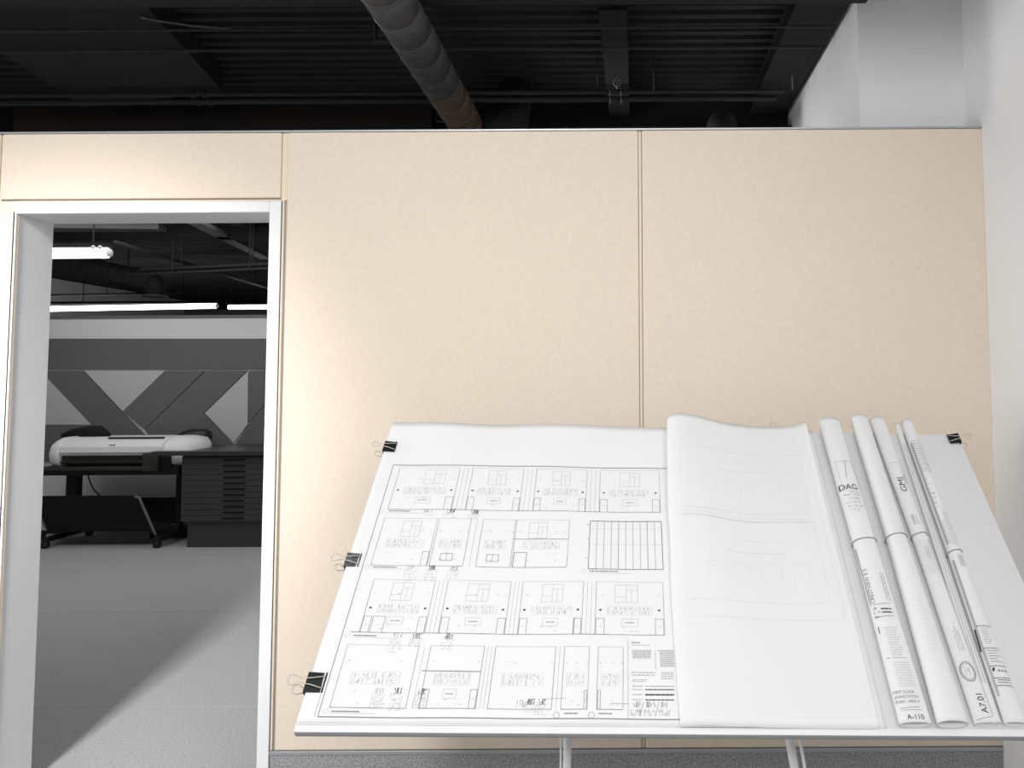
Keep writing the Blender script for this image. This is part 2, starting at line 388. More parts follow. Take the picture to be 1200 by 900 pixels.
# flexible duct with elbow
Y0 = 9.0
fp = [at(x, y, Y0+dy) for x, y, dy in ((40, 300, 0), (80, 306, 0), (115, 315, 0), (150, 323, 0), (175, 328, 0), (183, 336, 0), (181, 344, 0))]
pts = []
for i in range(len(fp)-1):
    for j in range(8): pts.append(fp[i].lerp(fp[i+1], j/8))
pts.append(fp[-1])
bm = NB(); tube(bm, pts, [.10+.008*(i % 2) for i in range(len(pts))], 20)
fd = obj('flexible_duct', bm, M['duct'], smooth=False); tag(fd, 'black ribbed flexible duct bending down above the long tube lamps', 'duct')
c = fp[-1]
bm = NB(); tube(bm, [(c.x+.13*math.cos(a*math.pi/12), c.y+.13*math.sin(a*math.pi/12), c.z-.03) for a in range(24)], .012, 6, closed=True); obj('duct_collar', bm, M['grey_steel'], fd, True)

for hp in (fp[1], fp[3]): simple_box('hanger_strap', M['pipe'], fd, hp.x-.01, hp.x+.01, hp.y-.003, hp.y+.003, hp.z+.05, ZC+.005)

# tube lamps
def tube_lamp(name, px0, px1, py0, py1, Y, r, label, ring=True):
    a = at(px0, py0, Y); b = at(px1, py1, Y)
    t = empty(name, (a.x, a.y, a.z+.06), label, 'lamp', None)
    bm = NB(); tube(bm, [a, b], r, 14); obj('glowing_tube', bm, M['tube'], t, True)
    bm = NB(); box(bm, a.x-.02, b.x+.02, Y-.03, Y+.03, max(a.z, b.z)+r*1.05, max(a.z, b.z)+r*1.05+.035); obj('lamp_housing', bm, M['black_steel'], t)
    bm = NB(); tube(bm, [b+Vector((0, 0, 0)), b+Vector((.025, 0, 0))], r*.8, 12); obj('lamp_socket', bm, M['plastic_white'] , t, True)
    for f_ in (.2, .8):
        p = a.lerp(b, f_); bm = NB(); box(bm, p.x-.004, p.x+.004, Y-.004, Y+.004, p.z+r+.04, ZC); obj('hanger_wire', bm, M['pipe'], t)
    return t
tube_lamp('tube_lamp', 40, 126, 297, 296.5, 6.46, .042, 'nearest white glowing tube lamp at upper left of the doorway')
tube_lamp('tube_lamp', 58, 253, 362, 358.5, 11.3, .036, 'long white glowing tube lamp low across the doorway')
tube_lamp('tube_lamp', 268, 420, 360, 359, 11.3, .030, 'right-hand end tube lamp beside the long glowing one')
# clip lumps on the near lamp
for px in (110, 118):
    c = at(px, 290, 6.44); bm = NB(); bmesh.ops.create_icosphere(bm, subdivisions=2, radius=.022, matrix=Matrix.Translation(c))
    tag(obj('lamp_bolt', bm, M['chrome'], smooth=True), 'shiny bolt %s on top of the nearest tube lamp' % ('left' if px == 110 else 'right'), 'bolt')

# ------------------------------------------------------------------ large format printer
PFY = 7.32
t = empty('wide_format_printer', (at(130, 600, 7.4).x, 7.4, 0), 'wide white plotter on a black stand against the mural wall', 'printer')
def pp(px, py, Y=PFY): return at(px, py, Y)
def shell(name, x0, x1, prof, mt, y_off=0, bev=0, parent=None):
    """profile list of (y, z) extruded along x"""
    bm = NB(); prism(bm, [Vector((x0, p[0]+y_off, p[1])) for p in prof], Vector((x1-x0, 0, 0)))
    if bev: bmesh.ops.bevel(bm, geom=bm.edges[:], offset=bev, segments=2, affect='EDGES')
    return obj(name, bm, mt, parent or t)
xl, xr = pp(48, 530).x, pp(226, 530).x
zt, zb = pp(130, 514).z, pp(130, 549).z
zl = pp(130, 534).z
hb = zt-zb
body = [(PFY+.02, zl), (PFY, zl+.03), (PFY+.01, zl+.08), (PFY+.06, zt-.03), (PFY+.14, zt), (PFY+.45, zt), (PFY+.5, zt-.05), (PFY+.5, zb+.03), (PFY+.12, zb+.03), (PFY+.12, zl)]
shell('body', pp(66, 530).x, pp(190, 530).x, body, M['plastic_white'])
def endcap(name, x0, x1, rounded):
    bm = NB(); n = 10; rings = []
    prof = [(PFY+.06, zb), (PFY+.0, zb+.05), (PFY-.01, zl+.02), (PFY+.02, zl+.1), (PFY+.08, zt-.02), (PFY+.16, zt+.006), (PFY+.44, zt+.006), (PFY+.5, zt-.06), (PFY+.5, zb+.02), (PFY+.4, zb)]
    cyy = PFY+.25; czz = (zt+zb)/2
    for i in range(n+1):
        f_ = i/n; xx = x0+(x1-x0)*f_
        s = math.sqrt(max(0.02, 1-((f_ if rounded > 0 else 1-f_)**3.2)))
        rings.append([bm.verts.new((xx, cyy+(p[0]-cyy)*s, czz+(p[1]-czz)*s)) for p in prof])
    k_ = len(prof)
    for i in range(n):
        for j in range(k_): bm.faces.new((rings[i][j], rings[i][(j+1) % k_], rings[i+1][(j+1) % k_], rings[i+1][j]))
    bm.faces.new(rings[0]); bm.faces.new(rings[-1])
    return obj(name, bm, M['plastic_white'], t, True)
endcap('end_cover', xl, pp(68, 530).x, -1)
endcap('end_cover', pp(189, 530).x, xr, 1)
simple_box('paper_slot', M['plastic_grey'], t, pp(66, 540).x, pp(184, 540).x, PFY+.05, PFY+.13, zb+.03, zl)
simple_box('platen', M['plastic_grey'], t, pp(68, 540).x, pp(180, 540).x, PFY+.02, PFY+.06, pp(130, 541).z-.012, pp(130, 541).z, bev=.003)
simple_box('top_slot', M['plastic_black'], t, pp(118, 513).x, pp(184, 513).x, PFY+.10, PFY+.125, zt-.006, zt+.004)
simple_box('maker_mark', M['plastic_black'], t, pp(126, 522).x, pp(133, 522).x, PFY+.02, PFY+.035, pp(130, 523).z, pp(130, 521.5).z)
# control panel hood at right
simple_box('control_panel', M['plastic_grey'], t, pp(170, 540).x, pp(189, 540).x, PFY-.05, PFY+.1, pp(180, 552).z, pp(180, 530).z, bev=.015)
simple_box('ink_hatch', M['plastic_black'], t, pp(189, 540).x, pp(201, 540).x, PFY-.02, PFY+.06, pp(180, 549).z, pp(180, 533).z, bev=.006)
simple_box('stand_beam', M['plastic_black'], t, pp(50, 552).x, pp(209, 552).x, PFY+.0, PFY+.35, pp(130, 557).z, pp(130, 546.5).z, bev=.006)
simple_box('tray_lip', M['plastic_grey'], t, pp(50, 552).x, pp(172, 552).x, PFY-.03, PFY+.0, pp(130, 551).z, pp(130, 547).z, bev=.003)
def stand_leg(pxa, pxb, Y):
    a, b = pp(pxa, 570, Y).x, pp(pxb, 570, Y).x
    simple_box('stand_leg', M['plastic_black'], t, a, b, Y, Y+.08, .09, pp(130, 556).z, bev=.004)
    bm = NB(); xm = (a+b)/2; box(bm, xm-.03, xm+.03, PFY-.12, PFY+.5, .055, .10, bev=.01)
    ft = obj('stand_foot', bm, M['plastic_black'], t)
    for yo in (PFY-.10, PFY+.47):
        bm = NB(); tube(bm, [(xm-.022, yo, .03), (xm+.022, yo, .03)], .03, 16); obj('caster', bm, M['plastic_black'], ft, True)
stand_leg(77, 90, PFY+.2)
stand_leg(206, 211, PFY+.2)
# left foot shows left of the leg
bm = NB(); a = floor_at(48, 631); box(bm, a.x-.05, a.x+.32, a.y-.02, a.y+.03, .045, .075, bev=.008); ft = obj('stand_foot', bm, M['plastic_black'], t)
bm = NB(); tube(bm, [(a.x-.02, a.y-.03, .03), (a.x+.05, a.y-.03, .03)], .03, 14); obj('caster', bm, M['plastic_black'], ft, True)
# catch basket
bm = NB(); za, zb2 = pp(120, 581, PFY-.15).z, pp(120, 621, PFY+0.05).z
xa, xb = pp(42, 600, PFY-0.05).x, pp(166, 600, PFY-0.05).x
prism(bm, [Vector((xa, PFY-.15, za)), Vector((pp(161, 582, PFY-.15).x, PFY-.15, za)), Vector((pp(178, 621, PFY-0.05).x, PFY-0.03, zb2)), Vector((pp(54, 621, PFY-0.05).x, PFY-0.03, zb2))], Vector((0, .02, 0)))
obj('catch_basket', bm, M['fabric_black'], t)
bm = NB(); prism(bm, [Vector((pp(54, 621, PFY-0.05).x, PFY-0.03, zb2)), Vector((pp(178, 621, PFY-0.05).x, PFY-0.03, zb2)), Vector((pp(205, 600, PFY+0.25).x, PFY+0.27, zb2+.03)), Vector((pp(60, 600, PFY+0.25).x, PFY+0.27, zb2+.03))], Vector((0, 0, .01)))
obj('basket_floor', bm, M['fabric_black'], t)
simple_box('basket_back', M['fabric_black'], t, pp(60, 600, PFY+0.25).x, pp(206, 600, PFY+0.25).x, PFY+0.27, PFY+0.29, zb2+.02, pp(130, 584, PFY+0.25).z)
bm = NB(); tube(bm, [pp(158, 582, PFY-.17), pp(163, 583, PFY-.17), pp(166, 590, PFY-.17), pp(180, 622, PFY-.15), pp(183, 627, PFY-.15)], .012, 10); obj('basket_rod', bm, M['grey_steel'], t, True)
bm = NB(); tube(bm, [pp(40, 590, PFY-.17), pp(54, 620, PFY-.17)], .008, 8); obj('basket_rod', bm, M['grey_steel'], t, True)
bm = NB(); a = floor_at(182, 631); box(bm, a.x-.03, a.x+.3, a.y-.03, a.y+.3, .045, .07, bev=.006); ft = obj('stand_foot', bm, M['plastic_black'], t)
bm = NB(); tube(bm, [(a.x-.04, a.y, .03), (a.x+.03, a.y, .03)], .03, 14); obj('caster', bm, M['plastic_black'], ft, True)
bm = NB(); tube(bm, [pp(103, 557, PFY+0.35), pp(106, 566, PFY+0.37), pp(110, 574, PFY+0.35), pp(117, 581, PFY+0.35), pp(120, 590, PFY+0.35)], .006, 6); obj('power_cable', bm, M['plastic_black'], t, True)
bm = NB(); tube(bm, [pp(x, y, PFY+0.45) for x, y in ((205, 513), (214, 512), (222, 512), (240, 511.5), (245, 512))], [.02, .05, .075, .075, .06], 14); obj('roll_holder', bm, M['plastic_black'], t, True)
# dark cloth heap lying on the printer
bm = NB(); tube(bm, [pp(x, y, PFY+0.30) for x, y in ((74, 510), (84, 508), (95, 506.5), (106, 505.5), (115, 506), (122, 508), (128, 510))], [.02, .045, .05, .06, .055, .04, .015], 12)
for v in bm.verts: v.co += Vector((random.uniform(-.012, .012), random.uniform(-.012, .012), random.uniform(-.01, .01)))
tag(obj('cloth_bundle', bm, M['fabric_black'], smooth=True), 'crumpled black cloth lying on top of the white plotter', 'cloth')

# ------------------------------------------------------------------ flat file cabinet
g = floor_at(219, 641.5); CY = g.y
t = empty('flat_file_cabinet', (g.x, CY, 0), 'charcoal flat file cabinet with eleven thin drawers beside the plotter', 'cabinet')
cx0, cx1 = at(211.5, 570, CY-.03).x, at(345, 570, CY-.03).x
cl = lambda py: at(250, py, CY-.03).z
DB = BY-.06
nx = pp(229, 530, PFY+.5).x+.0; nx = xr+.015
def lshape(name, mt, x0, x1, y0, y1, yn, z0, z1, parent):
    bm = NB(); prism(bm, [Vector(p) for p in ((x0, y0, z0), (x1, y0, z0), (x1, y1, z0), (nx, y1, z0), (nx, yn, z0), (x0, yn, z0))], Vector((0, 0, z1-z0)))
    return obj(name, bm, mt, parent)
simple_box('plinth', M['cab'], t, max(g.x, pp(213, 570).x), cx1-.05, CY, DB, 0, cl(611.5))
lshape('carcass', M['cab'], cx0, cx1, CY-.015, DB, PFY-.03, cl(611.5), cl(533.5), t)
hy = [536+6.85*i for i in range(12)]
for i in range(11):
    z1, z0 = cl(hy[i]), cl(hy[i+1]-.25)
    d = simple_box('drawer', M['cab'], t, cx0+.012, cx1-.012, CY-.032, CY-.0155, z0+.0015, z1, bev=.0015)
    zc_ = (z0+z1)/2+.002
    simple_box('drawer_pull', M['slot'], d, at(262, 570, CY-.03).x, at(287, 570, CY-.03).x, CY-.036, CY-.031, zc_-.008, zc_+.008)
tx = at(178, 531, CY-.06)
t2 = lshape('worktop', M['cab_top'], tx.x, cx1+.05, CY-.07, BY-.03, PFY-.055, cl(533.5)+.001, cl(530)+.012, None)
tag(t2, 'dark charcoal worktop over the flat file cabinet, reaching over the plotter end', 'worktop')

# ------------------------------------------------------------------ drafting board frame of reference
BO = Vector((-.7771, 1.8422, .7047))
BU = Vector((.9993, .0277, -.0239)).normalized()
BV = Vector((-.0045, .7419, .6705)); BV = (BV-BU*BV.dot(BU)).normalized()
BN = BU.cross(BV)
BW, BL = 1.83, .961
def bw(u, v, n=0.0): return BO + BU*u + BV*v + BN*n
def B(px, py, n=0.0):
    d = ray(px, py); o = EYE-BO-BN*n; s = -o.dot(BN)/d.dot(BN); p = o+d*s
    return (p.dot(BU), p.dot(BV))

tb = empty('drafting_table', (bw(BW/2, 0).x, 2.2, 0), 'white tilted drafting table standing in front of the beige partition', 'table')
def bbox(bm, u0, u1, v0, v1, n0, n1):
    prism(bm, [bw(u0, v0, n0), bw(u1, v0, n0), bw(u1, v1, n0), bw(u0, v1, n0)], BN*(n1-n0))
bm = NB(); bbox(bm, 0, BW, 0, BL, -.019, -.002); bmesh.ops.bevel(bm, geom=bm.edges[:], offset=.003, segments=2, affect='EDGES'); obj('tabletop', bm, M['board_edge'], tb)
bm = NB(); bbox(bm, .0, BW, .002, BL, -.0018, 0); obj('board_cover', bm, M['cover'], tb)
bm = NB(); bbox(bm, .002, BW-.002, .001, .016, .0002, .004); obj('edge_strip', bm, M['paper'], tb)
# stand
def post(px0, py0, px1, py1, Y, r, mt, name='leg'):
    a = at(px0, py0, Y); b = at(px1, py1, Y); d = (b-a)/(b.z-a.z)
    top = a + d*(.79-a.z); bot = a + d*(.03-a.z)
    bm = NB(); tube(bm, [bot, top], r, 16); return obj(name, bm, mt, tb, True)
LY = 2.20
post(665.5, 866, 664.5, 899, LY, .011, M['leg'])
post(657.5, 866, 657, 899, LY-.02, .003, M['leg'], 'brace_rod')
post(925, 866, 931, 899, LY, .012, M['leg'])
post(937.5, 866, 943, 899, LY-.02, .0045, M['leg'], 'brace_rod')
for px in (664, 931):
    c = at(px, 899, LY)
    bm = NB(); tube(bm, [(c.x, LY-.42, .015), (c.x, LY+.42, .015)], .014, 12); obj('foot', bm, M['leg'], tb, True)
    p = (c.x, LY, .8)
    bm = NB(); tube(bm, [(c.x, LY, .02), (c.x, LY, .05)], .02, 12); obj('foot_bracket', bm, M['leg_grey'], tb, True)
    # bracket up to the board
    bm = NB(); u_ = (Vector(p)-BO).dot(BU)
    tube(bm, [Vector((c.x, LY, .78)), bw(u_, .42, -.021)], .013, 10); obj('bracket', bm, M['leg_grey'], tb, True)
    bm = NB(); bbox(bm, u_-.02, u_+.02, .12, .86, -.045, -.0195); obj('support_rail', bm, M['leg_grey'], tb)
a = at(664, 899, LY); b = at(931, 899, LY)
bm = NB(); tube(bm, [(a.x, LY, .35), (b.x, LY, .35)], .011, 12); obj('crossbar', bm, M['leg'], tb, True)

# ------------------------------------------------------------------ left sheet stack with printed elevations
su0 = .002; su1 = B(930, 700)[0]
sv0 = B(600, 848.5, .005)[1]; sv1 = BL+.006
def hs(u, v):
    e = max(0, (v-.80)/.16)
    return (.0062 + .0016*math.sin(u*9+1)*math.sin(v*5) + .0012*math.sin(u*21+v*4) + e*e*(.004+.004*math.sin(u*13+.3)))
def surf_mesh(fn, nu, nv, thick):
    bm = NB(); g_ = [[bm.verts.new(fn(i/nu, j/nv)) for j in range(nv+1)] for i in range(nu+1)]
    for i in range(nu):
        for j in range(nv): bm.faces.new((g_[i][j], g_[i+1][j], g_[i+1][j+1], g_[i][j+1]))
    return bm
def sheet_obj(name, hf, u0, u1, v0, v1, mt, parent=None, down=.0012, nu=90, nv=40):
    bm = NB(); top = []; bot = []
    for i in range(nu+1):
        ra, rb = [], []
        for j in range(nv+1):
            u = u0+(u1-u0)*i/nu; v = v0+(v1-v0)*j/nv; h = hf(u, v)
            ra.append(bm.verts.new(bw(u, v, h))); rb.append(bm.verts.new(bw(u, v, h-down)))
        top.append(ra); bot.append(rb)
    for i in range(nu):
        for j in range(nv):
            bm.faces.new((top[i][j], top[i+1][j], top[i+1][j+1], top[i][j+1])); bm.faces.new((bot[i][j], bot[i][j+1], bot[i+1][j+1], bot[i+1][j]))
    for i in range(nu):
        bm.faces.new((top[i][0], bot[i][0], bot[i+1][0], top[i+1][0])); bm.faces.new((top[i][nv], top[i+1][nv], bot[i+1][nv], bot[i][nv]))
    for j in range(nv):
        bm.faces.new((top[0][j], top[0][j+1], bot[0][j+1], bot[0][j])); bm.faces.new((top[nu][j], bot[nu][j], bot[nu][j+1], top[nu][j+1]))
    return obj(name, bm, mt, parent, True)
sheets = empty('drawing_set', bw(0, 0, 0), 'open set of printed elevation drawings clipped flat on the drafting table', 'drawings')
sheet_obj('top_sheet', hs, su0, su1, sv0, sv1, M['paper'], sheets, .0008)
sheet_obj('lower_sheets', lambda u, v: min(.0046, hs(u, v)-.0012), su0+.001, su1+.16, sv0-.004, sv1-.004, M['paper2'], sheets, .0036)

# --- ink: strips and letters mapped on a surface function
class Ink:
    def __init__(s, fn, step=.03): s.bm = NB(); s.fn = fn; s.step = step
    def line(s, a, b, w=.0011):
        a = Vector(a); b = Vector(b); d = b-a; L = d.length
        if L < 1e-6: return
        n = Vector((-d.y, d.x))/L*w/2; k = max(1, int(L/s.step)); pv = None
        for i in range(k+1):
            p = a+d*(i/k); q = (s.bm.verts.new(s.fn(*(p+n))), s.bm.verts.new(s.fn(*(p-n))))
            if pv: s.bm.faces.new((pv[0], pv[1], q[1], q[0]))
            pv = q
    def poly(s, pts, w=.0011, closed=False):
        for i in range(len(pts)-(0 if closed else 1)): s.line(pts[i], pts[(i+1) % len(pts)], w)
    def rect(s, u0, v0, u1, v1, w=.0011): s.poly([(u0, v0), (u1, v0), (u1, v1), (u0, v1)], w, True)
    def scrib(s, u0, v, u1, h=.006, w=.0009, gap=.0035):
        u = u0
        while u < u1:
            ww = gap*random.uniform(.3, 1.0); c = random.random()
            if c < .4: s.line((u, v), (u+.0003, v+h), w)
            elif c < .8: s.line((u, v+h*random.random()), (u+ww, v+h*random.random()), w)
            else: s.line((u, v), (u+ww*.6, v+h), w)
            u += gap*random.uniform(.5, 1.1) + (gap*1.2 if random.random() < .15 else 0)
    def dash(s, u0, v, u1, w=.0015, seg=.006, gap=.002):
        u = u0
        while u < u1:
            l = seg*random.uniform(.4, 1.5); s.line((u, v), (min(u1, u+l), v), w); u += l+gap
    def text(s, txt, org, size, dx=(1, 0), dy=(0, 1), stretch=1.0, cut=None):
        cu = bpy.data.curves.new('t', 'FONT'); cu.body = txt; cu.size = 1; cu.resolution_u = 3
        o = bpy.data.objects.new('t', cu); C.objects.link(o)
        dg = bpy.context.evaluated_depsgraph_get(); me = o.evaluated_get(dg).to_mesh()
        vs = []
        for v in me.vertices:
            x = v.co.x*size*stretch; y = v.co.y*size
            vs.append(s.bm.verts.new(s.fn(org[0]+dx[0]*x+dy[0]*y, org[1]+dx[1]*x+dy[1]*y)))
        for p in me.polygons:
            try: s.bm.faces.new([vs[i] for i in p.vertices])
            except ValueError: pass
        o.evaluated_get(dg).to_mesh_clear(); bpy.data.objects.remove(o); bpy.data.curves.remove(cu)
    def done(s, name, mt, parent):
        o = obj(name, s.bm, mt, parent); o['kind'] = 'stuff'; return o

sf = lambda u, v: bw(u, v, hs(u, v)+.0009)
dk = Ink(sf); md = Ink(sf); lt = Ink(sf)
U = lambda px, py: B(px, py, .006)[0]
V = lambda py, px=600: B(px, py, .006)[1]
bl = B(372.5, 840.5, .006); tl = B(461, 544.5, .006); ur = U(779.5, 600)+.05
md.line(bl, tl, .0016); md.line((tl[0], tl[1]), (ur, tl[1]), .0026); md.line(bl, (ur, bl[1]), .0024)
md.line((bl[0]-.008, bl[1]), (bl[0]-.008, bl[1]+.10), .0008)
def cell(u0, u1, v0, v1, win=True, doors='LR', rect=True, dots=True, wx=.5, bandrow=(.36, .52), heavy=False):
    W = u1-u0; H = v1-v0
    lt.rect(u0, v0, u1, v1, .0009)
    md.line((u0, v0), (u1, v0), .0014); md.line((u1, v0), (u1, v1), .0010); md.line((u0, v0), (u0, v1), .0010)
    if win:
        a = u0+W*(wx-.17); b = u0+W*(wx+.17); c0, c1 = v0+H*.60, v0+H*.94
        lt.rect(a, c0, b, c1, .0009); mm = (a+b)/2
        lt.line((mm, c0), (mm, c1), .0009); lt.line((a, c0+(c1-c0)*.32), (mm, c0+(c1-c0)*.32), .0009); lt.line((mm, c0+(c1-c0)*.7), (b, c0+(c1-c0)*.7), .0009); lt.line((mm+(b-mm)*.45, c0), (mm+(b-mm)*.45, c0+(c1-c0)*.7), .0009)
    b0, b1 = v0+H*bandrow[0], v0+H*bandrow[1]
    a, b = u0+W*.17, u0+W*.83
    for f_ in (0, .5, 1): lt.dash(a, b0+(b1-b0)*f_, b, .0006, .004, .0025)
    for f_ in (.08, .58):
        md.scrib(a+.004, b0+(b1-b0)*f_, b-.004, (b1-b0)*.34, .0008, .0075)
    k = int(W/.025)
    for i in range(k+1):
        if random.random() < .75: lt.line((a+(b-a)*i/k, b0), (a+(b-a)*i/k, b1), .0006)
    if dots:
        for x in (u0+W*.07, u1-W*.07): dk.line((x-.003, v0+H*.45), (x+.003, v0+H*.45), .0045)
    if 'L' in doors: md.rect(u0+.002, v0, u0+W*.13, v0+H*.29, .0011); lt.scrib(u0+W*.05, v0+H*.13, u0+W*.09, .004)
    if 'R' in doors: md.rect(u1-W*.13, v0, u1-.002, v0+H*.29, .0011); lt.scrib(u1-W*.09, v0+H*.13, u1-W*.05, .004)
    if rect:
        lt.rect(u0+W*.38, v0+H*.15, u0+W*.62, v0+H*.29, .0008); md.dash(u0+W*.43, v0+H*.22, u0+W*.57, .0022, .004, .001)
    for q in range(5):
        x = u0+W*random.uniform(.2, .8); y = v0+H*random.choice((.05, .12, .72, .25)); lt.scrib(x, y, x+.008, .004, .0008)
    for x in (.07, .92): lt.scrib(u0+W*x, v0+H*.72, u0+W*x+.006, .004)
def strip(u0, u1, v0, v1, n=2, w=.0009):
    for i in range(n+1): lt.line((u0+(u1-u0)*i/n, v0), (u0+(u1-u0)*i/n, v1), w)
# row 1
v0, v1 = V(598.5), V(549.5)
e = [U(x, 598) for x in (454, 529, 545, 608, 624, 686, 702, 774)]
cell(e[0], e[1], v0, v1, doors='R', wx=.62); cell(e[2], e[3], v0, v1); cell(e[4], e[5], v0, v1); cell(e[6], e[7], v0, v1)
for i in (1, 3, 5): strip(e[i], e[i+1], v0, v1, 3)
md.line((e[0], v0), (e[7], v0), .0016)
# row 2
v0, v1 = V(664.5), V(609)
e = [U(x, 664.5) for x in (434, 500, 542, 557, 597, 664)]
cell(e[0], e[1], v0, v1, doors='R', rect=False, dots=False, wx=.55, bandrow=(.37, .55)); cell(e[1]+.006, e[2], v0, v1, win=False, doors='', rect=False, dots=False, bandrow=(.37, .55))
for cxx in (523, 577): u_ = U(cxx, 653); md.rect(u_-.016, V(658), u_+.016, V(650), .0013); md.line((u_, V(658)), (u_, V(650)), .001)
strip(e[2], e[3], v0, v1, 2)
cell(e[3], e[4], v0, v1, win=False, doors='', rect=False, dots=False, bandrow=(.37, .55)); cell(e[4]+.004, e[5], v0, v1, doors='', rect=False, dots=False, wx=.42, bandrow=(.37, .53))
md.line((e[4], V(631.5)), (e[5], V(631.5)), .0018); md.rect(e[4]+.008, v0, e[4]+.042, V(647), .0016)
# plank table
a, b, c0, c1 = U(690.5, 640), U(776, 640), V(666), V(609.5)
dk.line((a, c0), (b, c0), .0014); dk.line((a, c1), (b, c1), .0018); dk.line((b, c0), (b, c1), .0014); dk.line((a, c0), (a, c1), .0014)
for i in range(1, 10): (md if i % 4 else dk).line((a+(b-a)*i/10, c0), (a+(b-a)*i/10, c1), .0010)
lt.line((a, (c0+c1)/2), (b, (c0+c1)/2), .0006); lt.line((a, c0+(c1-c0)*.83), (b, c0+(c1-c0)*.83), .0006)
for f_ in (.2, .6, .9): md.scrib(a-.008, c0+(c1-c0)*f_, a-.004, .006)
# row 3
v0, v1 = V(743), V(681)
e = [U(x, 743) for x in (411, 497, 513, 591, 606, 681, 697, 779)]
cell(e[0]+.02, e[1], v0, v1, wx=.5); cell(e[2], e[3], v0, v1); cell(e[4], e[5], v0, v1); cell(e[6], e[7], v0, v1, wx=.45)
md.rect(e[0]+.045, v0, e[0]+.075, V(724), .0011); md.line((e[4]+(e[5]-e[4])*.88, v0), (e[4]+(e[5]-e[4])*.88, V(724)), .0012)
for i in (1, 3, 5): strip(e[i], e[i+1], v0, v1, 3)
md.line((e[0], v0), (e[7], v0), .0016)
# row 4
v0, v1 = V(831), V(757.5)
e = [U(x, 831) for x in (386, 475, 490, 557, 571, 646, 657, 688, 699, 730)]
cell(e[0], e[1], v0, v1, win=False, doors='', rect=False, dots=False, bandrow=(.36, .56)); cell(e[2], e[3], v0, v1, win=False, doors='LR', rect=True, dots=False, bandrow=(.36, .56))
md.line((e[2]-.01, V(787)), (e[3], V(787.5)), .002)
cell(e[4], e[5], v0, v1, win=False, doors='', rect=False, dots=False, bandrow=(.36, .56)); cell(e[6], e[7], v0, v1, win=False, doors='R', rect=False, dots=False, bandrow=(.36, .56)); cell(e[8], e[9], v0, v1, win=False, doors='L', rect=False, dots=False, bandrow=(.36, .56))
strip(e[1], e[2], v0, v1, 2); strip(e[3], e[4], v0, v1, 3); strip(e[5], e[6], v0, v1, 2)
md.line((U(736, 800), V(843)), (U(736, 800), V(748)), .0008)
for x in (652, 693):
    u_, v_ = U(x, 838), V(838); md.poly([(u_+.007*math.cos(k*math.pi/6), v_+.007*math.sin(k*math.pi/6)) for k in range(12)], .0009, True)
md.dash(U(661, 837), V(836), U(677, 837), .003, .003, .001); md.dash(U(701, 837), V(836), U(717, 837), .003, .003, .001)
md.line((U(637, 819), V(819)), (U(664, 818), V(818)), .0008); md.line((U(715, 824), V(824)), (U(737, 824), V(824)), .0008)
# captions and handwriting under the rows
for (xs, y) in (((455, 480), 600.5), ((437, 465), 666.5), ((414, 441), 747), ((388, 421), 835.5), ((691, 724), 668.5)):
    md.dash(U(xs[0], y), V(y), U(xs[1], y), .0030, .003, .0008); lt.line((U(xs[0]-1, y), V(y+2.2)), (U(xs[1]+18, y), V(y+2.2)), .0008)
    lt.poly([(U(xs[0]-7, y)+.006*math.cos(k*math.pi/4), V(y)+.006*math.sin(k*math.pi/4)) for k in range(8)], .0007, True)
for (x, y, n, bold) in ((497, 601, 1, 0), (524, 600, 2, 1), (552, 601, 2, 1), (478, 667, 4, 0), (502, 667, 4, 1), (528, 667, 3, 1),
                     (461, 747, 5, 0), (484, 747, 3, 1), (521, 747, 4, 1), (440, 812, 5, 0), (462, 811, 6, 1), (490, 812, 5, 1),
                     (606, 824, 1, 0), (617, 823, 3, 1), (631, 823, 4, 1)):
    (dk if bold else md).scrib(U(x, y), V(y+1.5), U(x+9, y), .012, .0014 if bold else .001, .0035)
    if bold: dk.line((U(x, y), V(y+2)), (U(x+9, y), V(y+2)), .001)
    for k in range(n): lt.scrib(U(x-3, y), V(y+5+3.6*k), U(x+11, y), .006, .0009, .005)
# legend block
for k in range(1): md.dash(U(740, 752), V(752), U(750, 752), .0025, .004, .0006)
md.dash(U(740, 755), V(755), U(761, 755), .0012)
for k in range(7): md.dash(U(741, 761), V(761+1.5*k), U(763, 761), .0012, .006, .001)
for k in range(12): md.dash(U(770+(3 if k else 0), 761), V(761+1.7*k), U(789, 761), .0014, .005, .001)
md.line((U(768, 770), V(783)), (U(768, 770), V(761)), .0008)
for y in (787, 790): md.dash(U(740, y), V(y), U(768, y), .0016)
for y in (787, 789, 791.5, 794): md.dash(U(775, y), V(y), U(789, y), .0014)
for y in (795.5, 797.5): md.dash(U(741, y), V(y), U(757, y), .0012)
for y, s_ in ((803, 0), (807, 1), (813, 2), (819, 1)):
    md.dash(U(741, y), V(y), U(753, y), .0016); (dk if s_ else md).dash(U(756, y), V(y), U(790, y), .0014+.0010*s_, .008, .0008)
for x in (742, 758, 775):
    (dk if x == 758 else md).scrib(U(x, 826), V(828), U(x+9, 826), .014, .0012, .004)
    for k in range(2): md.scrib(U(x-3, 834), V(834+4*k), U(x+10, 834), .007, .0009, .004)
for x in (752, 770): md.line((U(x-2, 838), V(838)), (U(x+2, 822), V(822)), .001)
lt.done('pale_printed_lines', M['ink_light'], sheets); md.done('printed_lines', M['ink'], sheets); dk.done('dark_printed_lines', M['ink_dark'], sheets)

